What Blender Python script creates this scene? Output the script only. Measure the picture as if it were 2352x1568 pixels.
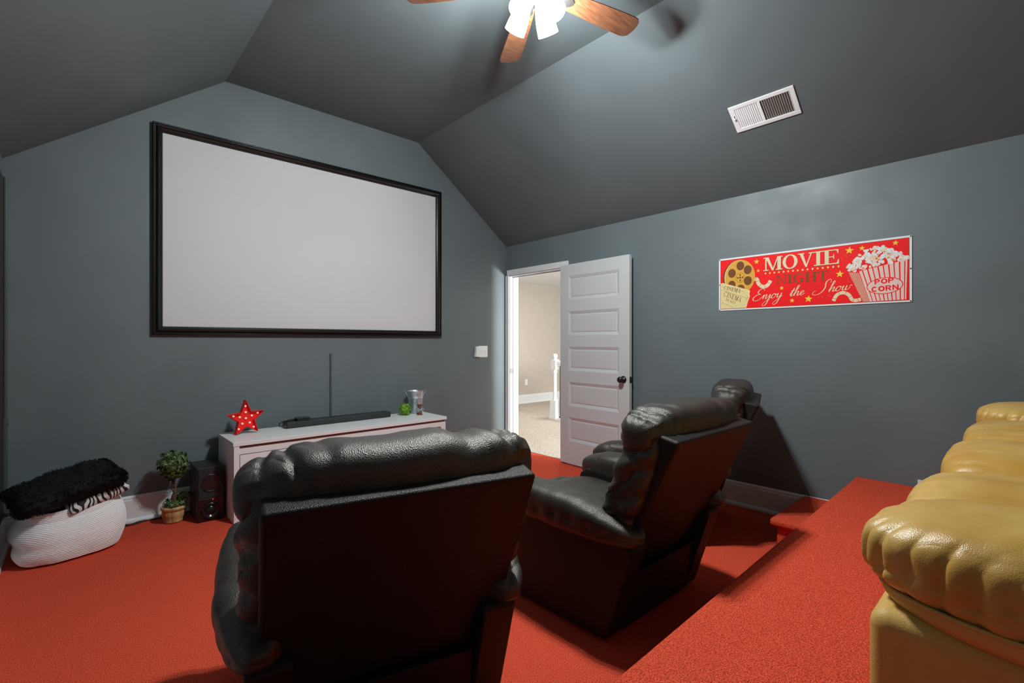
import bpy, bmesh, math, random
from mathutils import Vector, Matrix, noise
random.seed(7)
C = bpy.context.scene.collection
for o in list(bpy.data.objects): bpy.data.objects.remove(o)
PI = math.pi
sc = bpy.context.scene

# ------------------------------------------------------------ camera
CAMX, CAMY, CAMZ, YAW = -3.803, -4.295, 1.262, 42.2
cam = bpy.data.cameras.new('camera'); cam.sensor_width = 36; cam.lens = 1110/2352*36
cam.clip_start = .02
co = bpy.data.objects.new('camera', cam); C.objects.link(co)
co.location = (CAMX, CAMY, CAMZ); co.rotation_euler = (PI/2, 0, -math.radians(YAW))
sc.camera = co
# ------------------------------------------------------------ world, exposure
w = bpy.data.worlds.new('world'); sc.world = w; w.use_nodes = True
w.node_tree.nodes['Background'].inputs[0].default_value = (.6, .7, .8, 1)
w.node_tree.nodes['Background'].inputs[1].default_value = 0.0
sc.view_settings.view_transform = 'Standard'; sc.view_settings.look = 'None'
sc.view_settings.gamma = 1; sc.view_settings.use_curve_mapping = False
sc.view_settings.exposure = 0.0
FAN = (-2.078, -2.562)
FAN_WATT = 74.0
HALL_WATT = 38.0
def plight(name, loc, watt, rad, col=(1, 1, 1)):
    l = bpy.data.lights.new(name, 'POINT'); l.energy = watt; l.shadow_soft_size = rad; l.color = col
    o = bpy.data.objects.new(name, l); C.objects.link(o); o.location = loc; return o
SHADE_AZ = [190, 280, 10, 100]
for k in SHADE_AZ:
    a = math.radians(k)
    plight('fan_bulb', (FAN[0]+.105*math.cos(a), FAN[1]+.105*math.sin(a), 2.90), FAN_WATT, .03, (.95, 1, 1.0))
def alight(name, loc, watt, size, col):
    l = bpy.data.lights.new(name, 'AREA'); l.shape = 'DISK'; l.size = size; l.energy = watt; l.color = col
    o = bpy.data.objects.new(name, l); C.objects.link(o); o.location = loc; return o
alight('landing_lamp_light', (2.3, .9, 2.36), HALL_WATT, .3, (1, .97, .94))
wl = alight('hall_patch_light', (1.17, -3.87, 1.25), 250, .5, (.97, 1, 1)); wl.rotation_euler = (PI/2, 0, 0)  # unseen light, added to throw the bright patch beside the door

# ------------------------------------------------------------ materials
def mat(name, col, rough=.6, var=0, vscale=6, bump=0, bscale=80, bdist=.002, metal=0, spec=.5, col2=None,
        tex='noise', detail=4, emit=None, es=0, coat=0, sheen=0, vstretch=None, rvar=0):
    m = bpy.data.materials.new(name); m.use_nodes = True; nt = m.node_tree; n = nt.nodes; L = nt.links
    p = n['Principled BSDF']
    p.inputs['Base Color'].default_value = (*col, 1); p.inputs['Roughness'].default_value = rough
    p.inputs['Metallic'].default_value = metal; p.inputs['Specular IOR Level'].default_value = spec
    p.inputs['Coat Weight'].default_value = coat
    if sheen: p.inputs['Sheen Weight'].default_value = sheen
    if emit: p.inputs['Emission Color'].default_value = (*emit, 1); p.inputs['Emission Strength'].default_value = es
    tc = n.new('ShaderNodeTexCoord'); mp = n.new('ShaderNodeMapping'); L.new(tc.outputs['Object'], mp.inputs[0])
    if vstretch: mp.inputs['Scale'].default_value = vstretch
    if var or col2:
        t = n.new('ShaderNodeTexNoise'); t.inputs['Scale'].default_value = vscale; t.inputs['Detail'].default_value = detail
        L.new(mp.outputs[0], t.inputs['Vector'])
        r = n.new('ShaderNodeValToRGB'); L.new(t.outputs['Fac'], r.inputs[0])
        c2 = col2 or tuple(c*(1-var) for c in col); c1 = col if col2 else tuple(min(1, c*(1+var)) for c in col)
        r.color_ramp.elements[0].position = .35; r.color_ramp.elements[1].position = .65
        r.color_ramp.elements[0].color = (*c2, 1); r.color_ramp.elements[1].color = (*c1, 1)
        L.new(r.outputs[0], p.inputs['Base Color'])
    if rvar:
        t = n.new('ShaderNodeTexNoise'); t.inputs['Scale'].default_value = 3.5; t.inputs['Detail'].default_value = 6; L.new(mp.outputs[0], t.inputs['Vector'])
        mr = n.new('ShaderNodeMapRange'); mr.inputs['From Min'].default_value = .35; mr.inputs['From Max'].default_value = .65
        mr.inputs['To Min'].default_value = rough-rvar; mr.inputs['To Max'].default_value = rough+rvar; L.new(t.outputs['Fac'], mr.inputs['Value']); L.new(mr.outputs[0], p.inputs['Roughness'])
    if bump:
        if tex == 'voronoi':
            t = n.new('ShaderNodeTexVoronoi'); t.inputs['Scale'].default_value = bscale; out = t.outputs['Distance']
        else:
            t = n.new('ShaderNodeTexNoise'); t.inputs['Scale'].default_value = bscale; t.inputs['Detail'].default_value = 3; out = t.outputs['Fac']
        L.new(tc.outputs['Object'], t.inputs['Vector'])
        b = n.new('ShaderNodeBump'); b.inputs['Strength'].default_value = bump; b.inputs['Distance'].default_value = bdist
        L.new(out, b.inputs['Height']); L.new(b.outputs[0], p.inputs['Normal'])
    return m
def carpet_mat(name, dark, light, scale):
    m = bpy.data.materials.new(name); m.use_nodes = True; nt = m.node_tree; n = nt.nodes; L = nt.links
    p = n['Principled BSDF']; p.inputs['Roughness'].default_value = .95; p.inputs['Specular IOR Level'].default_value = .1
    
    tc = n.new('ShaderNodeTexCoord')
    t = n.new('ShaderNodeTexNoise'); t.inputs['Scale'].default_value = scale; t.inputs['Detail'].default_value = 5; t.inputs['Roughness'].default_value = .7
    L.new(tc.outputs['Object'], t.inputs['Vector'])
    v = n.new('ShaderNodeTexVoronoi'); v.inputs['Scale'].default_value = scale*1.1; L.new(tc.outputs['Object'], v.inputs['Vector'])
    t2 = n.new('ShaderNodeTexNoise'); t2.inputs['Scale'].default_value = 2.2; t2.inputs['Detail'].default_value = 3; L.new(tc.outputs['Object'], t2.inputs['Vector'])
    r = n.new('ShaderNodeValToRGB'); r.color_ramp.elements[0].position = .38; r.color_ramp.elements[1].position = .62
    r.color_ramp.elements[0].color = (*dark, 1); r.color_ramp.elements[1].color = (*light, 1); L.new(t.outputs['Fac'], r.inputs[0])
    mx = n.new('ShaderNodeMix'); mx.data_type = 'RGBA'; mx.blend_type = 'MULTIPLY'; mx.inputs[0].default_value = .12
    L.new(r.outputs[0], mx.inputs[6]); L.new(t2.outputs['Fac'], mx.inputs[7]); L.new(mx.outputs[2], p.inputs['Base Color'])
    b = n.new('ShaderNodeBump'); b.inputs['Strength'].default_value = .7; b.inputs['Distance'].default_value = .003
    ad = n.new('ShaderNodeMath'); ad.operation = 'SUBTRACT'; L.new(t.outputs['Fac'], ad.inputs[0]); L.new(v.outputs['Distance'], ad.inputs[1])
    L.new(ad.outputs[0], b.inputs['Height']); L.new(b.outputs[0], p.inputs['Normal'])
    return m
M = {}
M['paint'] = mat('slate_paint', (.128, .158, .168), .5, var=.05, vscale=2.5, bump=.12, bscale=260, bdist=.001, spec=.45, rvar=.07)
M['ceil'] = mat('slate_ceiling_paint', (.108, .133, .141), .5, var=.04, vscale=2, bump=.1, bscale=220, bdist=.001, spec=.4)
M['red'] = carpet_mat('red_carpet', (.34, .026, .012), (.98, .135, .066), 240)
M['beige_carpet'] = carpet_mat('beige_carpet', (.38, .32, .25), (.62, .56, .48), 60)
M['white_trim'] = mat('white_trim_paint', (.72, .75, .76), .4)
M['door_paint'] = mat('door_paint', (.56, .585, .59), .4, bump=.05, bscale=150)
M['white_furn'] = mat('white_laminate', (.76, .78, .78), .35)
M['screen'] = mat('screen_paint', (.60, .60, .615), .6, var=.015, vscale=1.5, bump=.04, bscale=300)
M['black_gloss'] = mat('black_gloss_paint', (.008, .008, .008), .22)
M['black'] = mat('matte_black', (.012, .012, .013), .5)
M['black_plastic'] = mat('black_plastic', (.010, .010, .011), .3)
M['grille'] = mat('speaker_grille', (.012, .012, .013), .75, bump=.5, bscale=900, bdist=.001)
M['soundbar'] = mat('soundbar_cloth', (.022, .026, .028), .6, bump=.3, bscale=900, bdist=.001)
M['raceway'] = mat('raceway_paint', (.075, .088, .095), .4)
M['beige_wall'] = mat('beige_wall', (.50, .45, .39), .6, var=.02)
M['white_ceiling'] = mat('white_ceiling', (.75, .76, .78), .7)
M['white_gloss'] = mat('white_gloss', (.78, .79, .80), .3)
M['grey_metal'] = mat('grey_metal', (.35, .35, .34), .35, metal=1)
M['dark_iron'] = mat('dark_iron', (.05, .05, .05), .45, metal=.6)
M['galv'] = mat('galvanised_steel', (.62, .69, .72), .48, metal=1, var=.2, vscale=25, bump=.1, bscale=60)
M['red_plastic'] = mat('red_plastic', (.86, .008, .008), .35)
M['red_plastic_in'] = mat('red_plastic_face', (.92, .015, .012), .4)
M['bulb'] = mat('warm_bulb', (.9, .75, .62), .4, emit=(1, .8, .6), es=.25)
M['leaf_dark'] = mat('ivy_leaf', (.035, .075, .018), .4, col2=(.10, .16, .04), vscale=30)
M['leaf_bright'] = mat('boxwood_leaf', (.25, .48, .02), .5, col2=(.05, .16, .005), vscale=60)
M['stem'] = mat('twisted_stem', (.12, .06, .035), .6, var=.4, vscale=40)
M['wicker'] = mat('woodchip_pot', (.62, .42, .19), .5, col2=(.33, .17, .06), vscale=22, vstretch=(1, 1, .25), bump=.4, bscale=60)
M['rope'] = mat('white_rope', (.84, .87, .87), .85, bump=.6, bscale=260, bdist=.002)
M['fur'] = mat('black_fleece', (.004, .004, .0045), .8, spec=.25)
M['wood_blade'] = mat('fan_blade_wood', (.135, .055, .026), .38, col2=(.075, .027, .012), vscale=9, vstretch=(1, 9, 9), detail=6, coat=.3)
M['recess_reflection'] = mat('recess_reflection', (.16, .055, .04), .5)  # recess shade with the red carpet's reflection, put into the colour
M['sand'] = mat('brown_sand', (.28, .07, .03), .7)
M['ribbon'] = mat('grey_ribbon', (.38, .40, .46), .5)
M['led'] = mat('red_led', (.8, 0, 0), .4, emit=(1, .02, .02), es=4)
def leather(name, col, rough, bs, col2=None, spec=.5, bd=.0016, st=.6):
    m = bpy.data.materials.new(name); m.use_nodes = True; nt = m.node_tree; n = nt.nodes; L = nt.links
    p = n['Principled BSDF']; p.inputs['Roughness'].default_value = rough; p.inputs['Specular IOR Level'].default_value = spec
    p.inputs['Base Color'].default_value = (*col, 1); p.inputs['Specular Tint'].default_value = (1, .95, .88, 1)
    tc = n.new('ShaderNodeTexCoord')
    if col2:
        t = n.new('ShaderNodeTexNoise'); t.inputs['Scale'].default_value = 5; t.inputs['Detail'].default_value = 6; L.new(tc.outputs['Object'], t.inputs['Vector'])
        r = n.new('ShaderNodeValToRGB'); r.color_ramp.elements[0].position = .38; r.color_ramp.elements[1].position = .62
        r.color_ramp.elements[0].color = (*col2, 1); r.color_ramp.elements[1].color = (*col, 1); L.new(t.outputs['Fac'], r.inputs[0]); L.new(r.outputs[0], p.inputs['Base Color'])
    v = n.new('ShaderNodeTexVoronoi'); v.inputs['Scale'].default_value = bs; L.new(tc.outputs['Object'], v.inputs['Vector'])
    t = n.new('ShaderNodeTexNoise'); t.inputs['Scale'].default_value = bs*.12; t.inputs['Detail'].default_value = 6; L.new(tc.outputs['Object'], t.inputs['Vector'])
    b = n.new('ShaderNodeBump'); b.inputs['Strength'].default_value = st; b.inputs['Distance'].default_value = bd; L.new(v.outputs['Distance'], b.inputs['Height'])
    b2 = n.new('ShaderNodeBump'); b2.inputs['Strength'].default_value = .35; b2.inputs['Distance'].default_value = .0018; L.new(t.outputs['Fac'], b2.inputs['Height'])
    L.new(b.outputs[0], b2.inputs['Normal']); L.new(b2.outputs[0], p.inputs['Normal'])
    return m
M['leather'] = leather('black_brown_leather', (.017, .0140, .0115), .44, 330, spec=.8)
M['vinyl'] = leather('black_vinyl', (.0085, .0085, .0082), .5, 330, spec=.3)
M['tan'] = leather('tan_leather', (.63, .40, .115), .36, 480, (.52, .29, .055), bd=.0008, st=.35)
M['tan_lightened'] = leather('tan_leather_lightened', (.66, .42, .12), .5, 480, (.60, .36, .09), spec=.3, bd=.0008, st=.3)  # albedo lifted to stand in for ambient light on the arm side
def zebra_mat():
    m = bpy.data.materials.new('zebra_print'); m.use_nodes = True; nt = m.node_tree; n = nt.nodes; L = nt.links
    p = n['Principled BSDF']; p.inputs['Roughness'].default_value = .8
    tc = n.new('ShaderNodeTexCoord'); wv = n.new('ShaderNodeTexWave'); wv.inputs['Scale'].default_value = 13; wv.inputs['Distortion'].default_value = 14; wv.inputs['Detail'].default_value = 1; wv.inputs['Detail Scale'].default_value = .7
    L.new(tc.outputs['Object'], wv.inputs['Vector']); r = n.new('ShaderNodeValToRGB'); r.color_ramp.interpolation = 'CONSTANT'
    r.color_ramp.elements[0].color = (.01, .01, .01, 1); r.color_ramp.elements[1].color = (.66, .65, .64, 1); r.color_ramp.elements[1].position = .42
    L.new(wv.outputs['Fac'], r.inputs[0]); L.new(r.outputs[0], p.inputs['Base Color']); return m
M['zebra'] = zebra_mat()
def shade_mat():
    m = bpy.data.materials.new('frosted_shade'); m.use_nodes = True; nt = m.node_tree; n = nt.nodes; L = nt.links
    n.remove(n['Principled BSDF']); out = n['Material Output']
    tr = n.new('ShaderNodeBsdfTransparent'); tr.inputs[0].default_value = (.95, .95, .95, 1)
    em = n.new('ShaderNodeEmission'); em.inputs[0].default_value = (1, .99, .97, 1); em.inputs[1].default_value = 8.0
    tl = n.new('ShaderNodeBsdfTranslucent')
    m1 = n.new('ShaderNodeMixShader'); m1.inputs[0].default_value = .5; L.new(tr.outputs[0], m1.inputs[1]); L.new(tl.outputs[0], m1.inputs[2])
    ad = n.new('ShaderNodeAddShader'); L.new(m1.outputs[0], ad.inputs[0]); L.new(em.outputs[0], ad.inputs[1]); L.new(ad.outputs[0], out.inputs[0])
    return m
M['shade'] = shade_mat()
def glass_mat():
    m = mat('clear_glass', (.95, .97, .97), .03); m.node_tree.nodes['Principled BSDF'].inputs['Transmission Weight'].default_value = .95; return m
M['glass'] = glass_mat()
def flat(name, c, r=.5): return mat(name, c, r, spec=.15)
INK = dict(red=flat('print_red', (.86, .010, .012), .5), cream=flat('print_cream', (.78, .64, .42)), brown=flat('print_brown', (.17, .065, .02)), olive=flat('print_olive', (.23, .06, .018)),
           gold=flat('print_gold', (.68, .36, .055)), yellow=flat('print_yellow', (.85, .60, .06)), white=flat('print_white', (.76, .78, .80)), pink=flat('print_pink', (.78, .58, .53)),
           orange=flat('print_orange', (.75, .22, .03)), ticket=flat('print_ticket', (.74, .62, .30)), black=flat('print_black', (.03, .02, .02)), shade=flat('print_tan', (.62, .48, .32)))

# ------------------------------------------------------------ mesh helpers
def obj(name, bm, m, parent=None, smooth=False, bevel=0, seg=2, loc=None):
    me = bpy.data.meshes.new(name); bmesh.ops.recalc_face_normals(bm, faces=bm.faces) if bm.faces else None
    bm.to_mesh(me); bm.free()
    ms = m if isinstance(m, list) else [m]
    for x in ms: me.materials.append(x)
    if smooth:
        for f in me.polygons: f.use_smooth = True
    o = bpy.data.objects.new(name, me); C.objects.link(o)
    if parent: o.parent = parent
    if loc: o.location = loc
    if bevel:
        b = o.modifiers.new('bevel', 'BEVEL'); b.width = bevel; b.segments = seg; b.limit_method = 'ANGLE'; b.angle_limit = math.radians(40)
        for f in me.polygons: f.use_smooth = True
        wn_ = o.modifiers.new('weighted_normals', 'WEIGHTED_NORMAL'); wn_.keep_sharp = True
    return o
def thing(name, label, cat, loc=(0, 0, 0), rz=0, group=None):
    o = bpy.data.objects.new(name, None); C.objects.link(o); o.empty_display_size = .1
    o.location = loc; o.rotation_euler = (0, 0, rz); o['label'] = label; o['category'] = cat
    if group: o['group'] = group
    return o
def tag(o, label, cat, group=None):
    o['label'] = label; o['category'] = cat
    if group: o['group'] = group
    return o
def struct(o): o['kind'] = 'structure'; return o
def new(): return bmesh.new()
def box(bm, x0, x1, y0, y1, z0, z1, mi=0, mx=None):
    vs = [bm.verts.new((x, y, z)) for x in (x0, x1) for y in (y0, y1) for z in (z0, z1)]
    if mx:
        for v in vs: v.co = mx @ v.co
    for f in ((0, 1, 3, 2), (4, 6, 7, 5), (0, 4, 5, 1), (2, 3, 7, 6), (0, 2, 6, 4), (1, 5, 7, 3)):
        bm.faces.new([vs[i] for i in f]).material_index = mi
    return vs
def prism(bm, pts, vec, mi=0):
    """polygon (3-D points) extruded by vec"""
    a = [bm.verts.new(p) for p in pts]; v = Vector(vec); b = [bm.verts.new(Vector(p)+v) for p in pts]
    n = len(a); fs = [bm.faces.new(a), bm.faces.new(b[::-1])]
    for i in range(n): fs.append(bm.faces.new((a[i], b[i], b[(i+1) % n], a[(i+1) % n])))
    for f in fs: f.material_index = mi
    return a+b
def lathe(bm, prof, n=24, mx=None, sx=1, sy=1, cap=False, wob=None, mi=0):
    rings = []
    for k, (r, z) in enumerate(prof):
        ring = []
        for i in range(n):
            a = 2*PI*i/n; rr = r*(wob(a, z) if wob else 1); p = Vector((rr*math.cos(a)*sx, rr*math.sin(a)*sy, z))
            ring.append(bm.verts.new(mx @ p if mx else p))
        rings.append(ring)
    for a, b in zip(rings, rings[1:]):
        for i in range(n): bm.faces.new((a[i], a[(i+1) % n], b[(i+1) % n], b[i])).material_index = mi
    if cap:
        bm.faces.new(rings[0]).material_index = mi; bm.faces.new(rings[-1]).material_index = mi
def tube(bm, pts, r, n=8, closed=False, mi=0):
    pts = [Vector(p) for p in pts]; rings = []; N = len(pts); up = Vector((0, 0, 1)); prev = None
    for i, p in enumerate(pts):
        a = pts[i-1] if (i > 0 or closed) else p; b = pts[(i+1) % N] if (i < N-1 or closed) else p
        t = (b-a).normalized()
        if prev is None: s = t.cross(up); s = s if s.length > .05 else t.cross(Vector((1, 0, 0)))
        else: s = prev - t*prev.dot(t)
        s.normalize(); prev = s; q = t.cross(s); rr = r(i/(N-1)) if callable(r) else r
        rings.append([bm.verts.new(p+(s*math.cos(2*PI*k/n)+q*math.sin(2*PI*k/n))*rr) for k in range(n)])
    for i in range(N if closed else N-1):
        a, b = rings[i], rings[(i+1) % N]
        for k in range(n): bm.faces.new((a[k], a[(k+1) % n], b[(k+1) % n], b[k])).material_index = mi
    if not closed: bm.faces.new(rings[0]).material_index = mi; bm.faces.new(rings[-1]).material_index = mi
def catmull(P, k=8):
    P = [Vector(p) for p in P]; out = []
    for i in range(len(P)-1):
        a = P[max(i-1, 0)]; b = P[i]; c = P[i+1]; d = P[min(i+2, len(P)-1)]
        for j in range(k):
            t = j/k; out.append(.5*((2*b)+(c-a)*t+(2*a-5*b+4*c-d)*t*t+(3*b-a-3*c+d)*t**3))
    out.append(P[-1]); return out
def nz(p, s=1): return noise.noise(Vector(p)*s)
def puff(bm, c, h, k=4, n=24, warp=None, nx=None):
    """superellipsoid cushion, centre c, half sizes h; warp(unit point, point) -> point"""
    vmap = {}
    def V(ix, iy, iz, N):
        key = (ix, iy, iz)
        if key in vmap: return vmap[key]
        p = Vector((ix/N*2-1, iy/N*2-1, iz/N*2-1)); p = Vector([math.sin(t*PI/2*.9)/math.sin(PI/2*.9) for t in p])
        l = (abs(p.x)**k+abs(p.y)**k+abs(p.z)**k)**(1/k); u = p/l
        q = Vector((c[0]+u.x*h[0], c[1]+u.y*h[1], c[2]+u.z*h[2]))
        if warp: q = Vector(warp(u, q))
        vmap[key] = bm.verts.new(q); return vmap[key]
    N = n
    for i in range(N):
        for j in range(N):
            for s in (0, N):
                bm.faces.new([V(i, j, s, N), V(i+1, j, s, N), V(i+1, j+1, s, N), V(i, j+1, s, N)])
                bm.faces.new([V(i, s, j, N), V(i+1, s, j, N), V(i+1, s, j+1, N), V(i, s, j+1, N)])
                bm.faces.new([V(s, i, j, N), V(s, i+1, j, N), V(s, i+1, j+1, N), V(s, i, j+1, N)])
def ridge(p, s, sharp=3):
    """0..1, 1 in thin creases"""
    return max(0, 1-abs(noise.noise(Vector((p[0]*s[0], p[1]*s[1], p[2]*s[2]))))*sharp)
def copy_tree(o, parent=None):
    c = o.copy(); C.objects.link(c)
    if parent: c.parent = parent
    for ch in list(o.children): copy_tree(ch, c)
    return c

# ------------------------------------------------------------ room shell
W, K, H, XR, XL, YB, T = 4.129, 2.383, 3.29, -1.204, -2.925, -5.15, .12
DY0, DY1, DH = -.06, -.89, 2.035          # doorway in the right wall
def gable(y0, y1):
    bm = new(); e = .1
    prism(bm, [(0, y0, -e), (0, y0, K), (XR, y0, H), (XL, y0, H), (-W, y0, K), (-W, y0, -e)], (0, y1-y0, 0)); return bm
struct(obj('wall_front', gable(0, T), M['paint']))
struct(obj('wall_back', gable(YB-T, YB), M['paint']))
bm = new(); box(bm, -W-T, -W, YB-T, T, -.1, K+.1); struct(obj('wall_left', bm, M['paint']))
bm = new(); box(bm, 0, T, DY0, T, -.1, K+.08); box(bm, 0, T, YB-T, DY1, -.1, K+.08); box(bm, 0, T, DY1, DY0, DH, K+.08)
struct(obj('wall_right', bm, M['paint']))
bm = new(); t = .1
prism(bm, [(0, YB-T, K), (XR, YB-T, H), (XL, YB-T, H), (-W, YB-T, K), (-W-T, YB-T, K), (-W-T, YB-T, K+t), (XL-.03, YB-T, H+t), (XR+.03, YB-T, H+t), (T, YB-T, K+t), (T, YB-T, K)], (0, -YB+2*T, 0))
struct(obj('ceiling', bm, M['ceil']))
bm = new(); box(bm, -W-T, .06, YB-T, T, -.1, 0); struct(obj('floor', bm, M['red']))
# hall beyond the door
HX, HY0, HY1, HZ = 5.2, -4.0, 2.83, 2.44
bm = new(); box(bm, .06, HX, HY0, HY1, -.1, .004); struct(obj('floor_hall', bm, M['beige_carpet']))
bm = new(); box(bm, T+.001, HX, HY0, HY1, HZ, HZ+.1); struct(obj('ceiling_hall', bm, M['white_ceiling']))
bm = new(); box(bm, 0, HX, HY1, HY1+.1, -.1, HZ); struct(obj('wall_hall_back', bm, M['beige_wall']))
bm = new(); box(bm, HX, HX+.1, HY0, HY1+.1, -.1, HZ); struct(obj('wall_hall_right', bm, M['beige_wall']))
bm = new(); WX0, WX1, WZ0, WZ1 = .87, 1.47, .85, 1.65
box(bm, T+.001, WX0, HY0-.1, HY0, -.1, HZ); box(bm, WX1, HX, HY0-.1, HY0, -.1, HZ); box(bm, WX0, WX1, HY0-.1, HY0, -.1, WZ0); box(bm, WX0, WX1, HY0-.1, HY0, WZ1, HZ)
struct(obj('wall_hall_front', bm, M['beige_wall']))
M['glow_pane'] = mat('added_glow_pane', (.8, .85, .9), .2, emit=(.9, .96, 1), es=6)  # glowing pane for the window added out of view
wn = bpy.data.objects.new('added_window_1', None); C.objects.link(wn); wn.location = (1.17, HY0, 1.25); struct(wn)  # window added out of view as source of the patch beside the door
bm = new(); box(bm, -.30, .30, -.06, -.05, -.40, .40); obj('added_window_pane', bm, M['glow_pane'], wn)
bm = new(); box(bm, -.36, -.29, -.08, .018, -.46, .46); box(bm, .29, .36, -.08, .018, -.46, .46); box(bm, -.29, .29, -.08, .018, .39, .46); box(bm, -.29, .29, -.08, .018, -.46, -.39); box(bm, -.29, .29, -.045, -.02, -.012, .012)
obj('added_window_frame', bm, M['white_trim'], wn, bevel=.003)
bm = new(); box(bm, T, T+.02, HY0, DY1-.1, 0, HZ); box(bm, T, T+.02, DY0+.1, HY1, 0, HZ); box(bm, T, T+.02, DY1-.1, DY0+.1, DH+.1, HZ); struct(obj('wall_hall_left', bm, M['beige_wall']))
def base_prof(h=.1835, t=.016):
    return [(0, 0), (t, 0), (t, h-.03), (t*.75, h-.026), (t*.75, h-.012), (t*.35, h-.004), (0, h)]
def baseboard(name, p, d, nrm, length, shoe=True, h=.1835):
    bm = new(); d = Vector(d); nrm = Vector(nrm); p = Vector(p)
    prism(bm, [p+nrm*a+Vector((0, 0, z)) for a, z in base_prof(h)], d*length)
    if shoe: prism(bm, [p+nrm*a+Vector((0, 0, z)) for a, z in [(.016, 0), (.030, 0), (.030, .012), (.026, .022), (.016, .028)]], d*length)
    return struct(obj(name, bm, M['white_trim']))
baseboard('baseboard_front', (-W, 0, 0), (1, 0, 0), (0, -1, 0), W)
baseboard('baseboard_right', (0, -.985, 0), (0, -1, 0), (-1, 0, 0), 3.46-.985)
baseboard('baseboard_left', (-W, -.02, 0), (0, -1, 0), (1, 0, 0), 3.5)
baseboard('baseboard_hall', (T+.02, HY1, .004), (1, 0, 0), (0, -1, 0), HX-T-.02, h=.175)
# door casing and jamb
bm = new()
box(bm, -.018, 0, DY1-.09, DY0+.03, DH, DH+.065); box(bm, -.018, 0, DY1-.09, DY1, 0, DH); box(bm, -.018, 0, DY0, -.001, 0, DH)
box(bm, -.005, T+.01, DY0-.012, DY0, 0, DH); box(bm, -.005, T+.01, DY1, DY1+.012, 0, DH); box(bm, -.005, T+.01, DY1, DY0, DH-.012, DH)
box(bm, .04, .052, DY0-.024, DY0-.012, 0, DH-.012); box(bm, .04, .052, DY1+.012, DY0-.012, DH-.024, DH-.012)
struct(obj('trim_1', bm, M['white_trim'], bevel=.003))
bm = new(); box(bm, -.002, .038, DY0-.0145, DY0-.0118, .885, .945); struct(obj('trim_2', bm, M['grey_metal']))
# door slab (open against the right wall)
P0 = Vector((-.043, -.90, .015)); P1 = Vector((-.088, -1.775, .015)); dv = (P1-P0); DW = dv.length; ang = math.atan2(dv.y, dv.x)
door = thing('door_1', 'white five-panel door swung open flat against the right-hand wall', 'door', P0, ang); door['kind'] = 'structure'
bm = new(); ht = 2.035; th = .035
# local: x along width, y = away from the wall is -y (room side), slab between y=0 (room face) and y=+th
def door_face(bm):
    st = .115; pw = DW-2*st; rails = [(.20, .36), (.57, .73), (.94, 1.10), (1.31, 1.47), (1.68, 1.84)]
    n = 5; ph = .245; gap = (ht-.23-.12-n*ph)/(n-1); z = .23; cells = []
    for i in range(n): cells.append((z, z+ph)); z += ph+gap
    return st, cells
st, cells = door_face(bm)
box(bm, 0, st, 0, th, 0, ht); box(bm, DW-st, DW, 0, th, 0, ht)
zz = [0]+[v for c in cells for v in c]+[ht]
for a, b in zip(zz[::2], zz[1::2]): box(bm, st, DW-st, 0, th, a, b)
for a, b in cells:
    for (yf, yi) in ((0, .012), (th, th-.012)):
        o4 = [(st, a), (DW-st, a), (DW-st, b), (st, b)]
        i4 = [(st+.03, a+.03), (DW-st-.03, a+.03), (DW-st-.03, b-.03), (st+.03, b-.03)]
        j4 = [(st+.042, a+.042), (DW-st-.042, a+.042), (DW-st-.042, b-.042), (st+.042, b-.042)]
        for k in range(4):
            q = (k+1) % 4; yj = yi+(-.004 if yf == 0 else .004)
            bm.faces.new([bm.verts.new((*[o4[k][0], yf], o4[k][1])), bm.verts.new((o4[q][0], yf, o4[q][1])), bm.verts.new((i4[q][0], yi, i4[q][1])), bm.verts.new((i4[k][0], yi, i4[k][1]))])
            bm.faces.new([bm.verts.new((i4[k][0], yi, i4[k][1])), bm.verts.new((i4[q][0], yi, i4[q][1])), bm.verts.new((j4[q][0], yj, j4[q][1])), bm.verts.new((j4[k][0], yj, j4[k][1]))])
        bm.faces.new([bm.verts.new((x, yj, z)) for x, z in j4])
bmesh.ops.remove_doubles(bm, verts=bm.verts, dist=.0002)
for v in bm.verts: pass
slab = obj('door_panel', bm, M['door_paint'], door)
KX, KZ = DW-.065, .90
mk = Matrix.Translation((KX, 0, KZ)) @ Matrix.Rotation(PI/2, 4, 'X')
bm = new(); lathe(bm, [(0, -.003), (.033, -.003), (.033, .006), (.026, .012), (.012, .016), (.011, .03), (.018, .034), (.027, .045), (.0285, .055), (.024, .066), (.012, .072), (0, .0725)], 20, mk)
obj('door_knob', bm, M['black_plastic'], door, True)
bm = new(); lathe(bm, [(0, 0), (.03, 0), (.03, .008), (.012, .014), (.011, .03)], 16, Matrix.Translation((KX, th, KZ)) @ Matrix.Rotation(-PI/2, 4, 'X')); obj('door_knob', bm, M['black_plastic'], door, True)
bm = new(); box(bm, DW-.001, DW+.0015, .004, .031, KZ-.028, KZ+.028); box(bm, DW, DW+.010, .010, .024, KZ-.009, KZ+.009); obj('latch_plate', bm, M['dark_iron'], door)
for hz in (.25, 1.02, 1.8):
    bm = new(); tube(bm, [(-.008, .018, hz-.045), (-.008, .018, hz+.045)], .006); obj('hinge', bm, M['grey_metal'], door)

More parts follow.
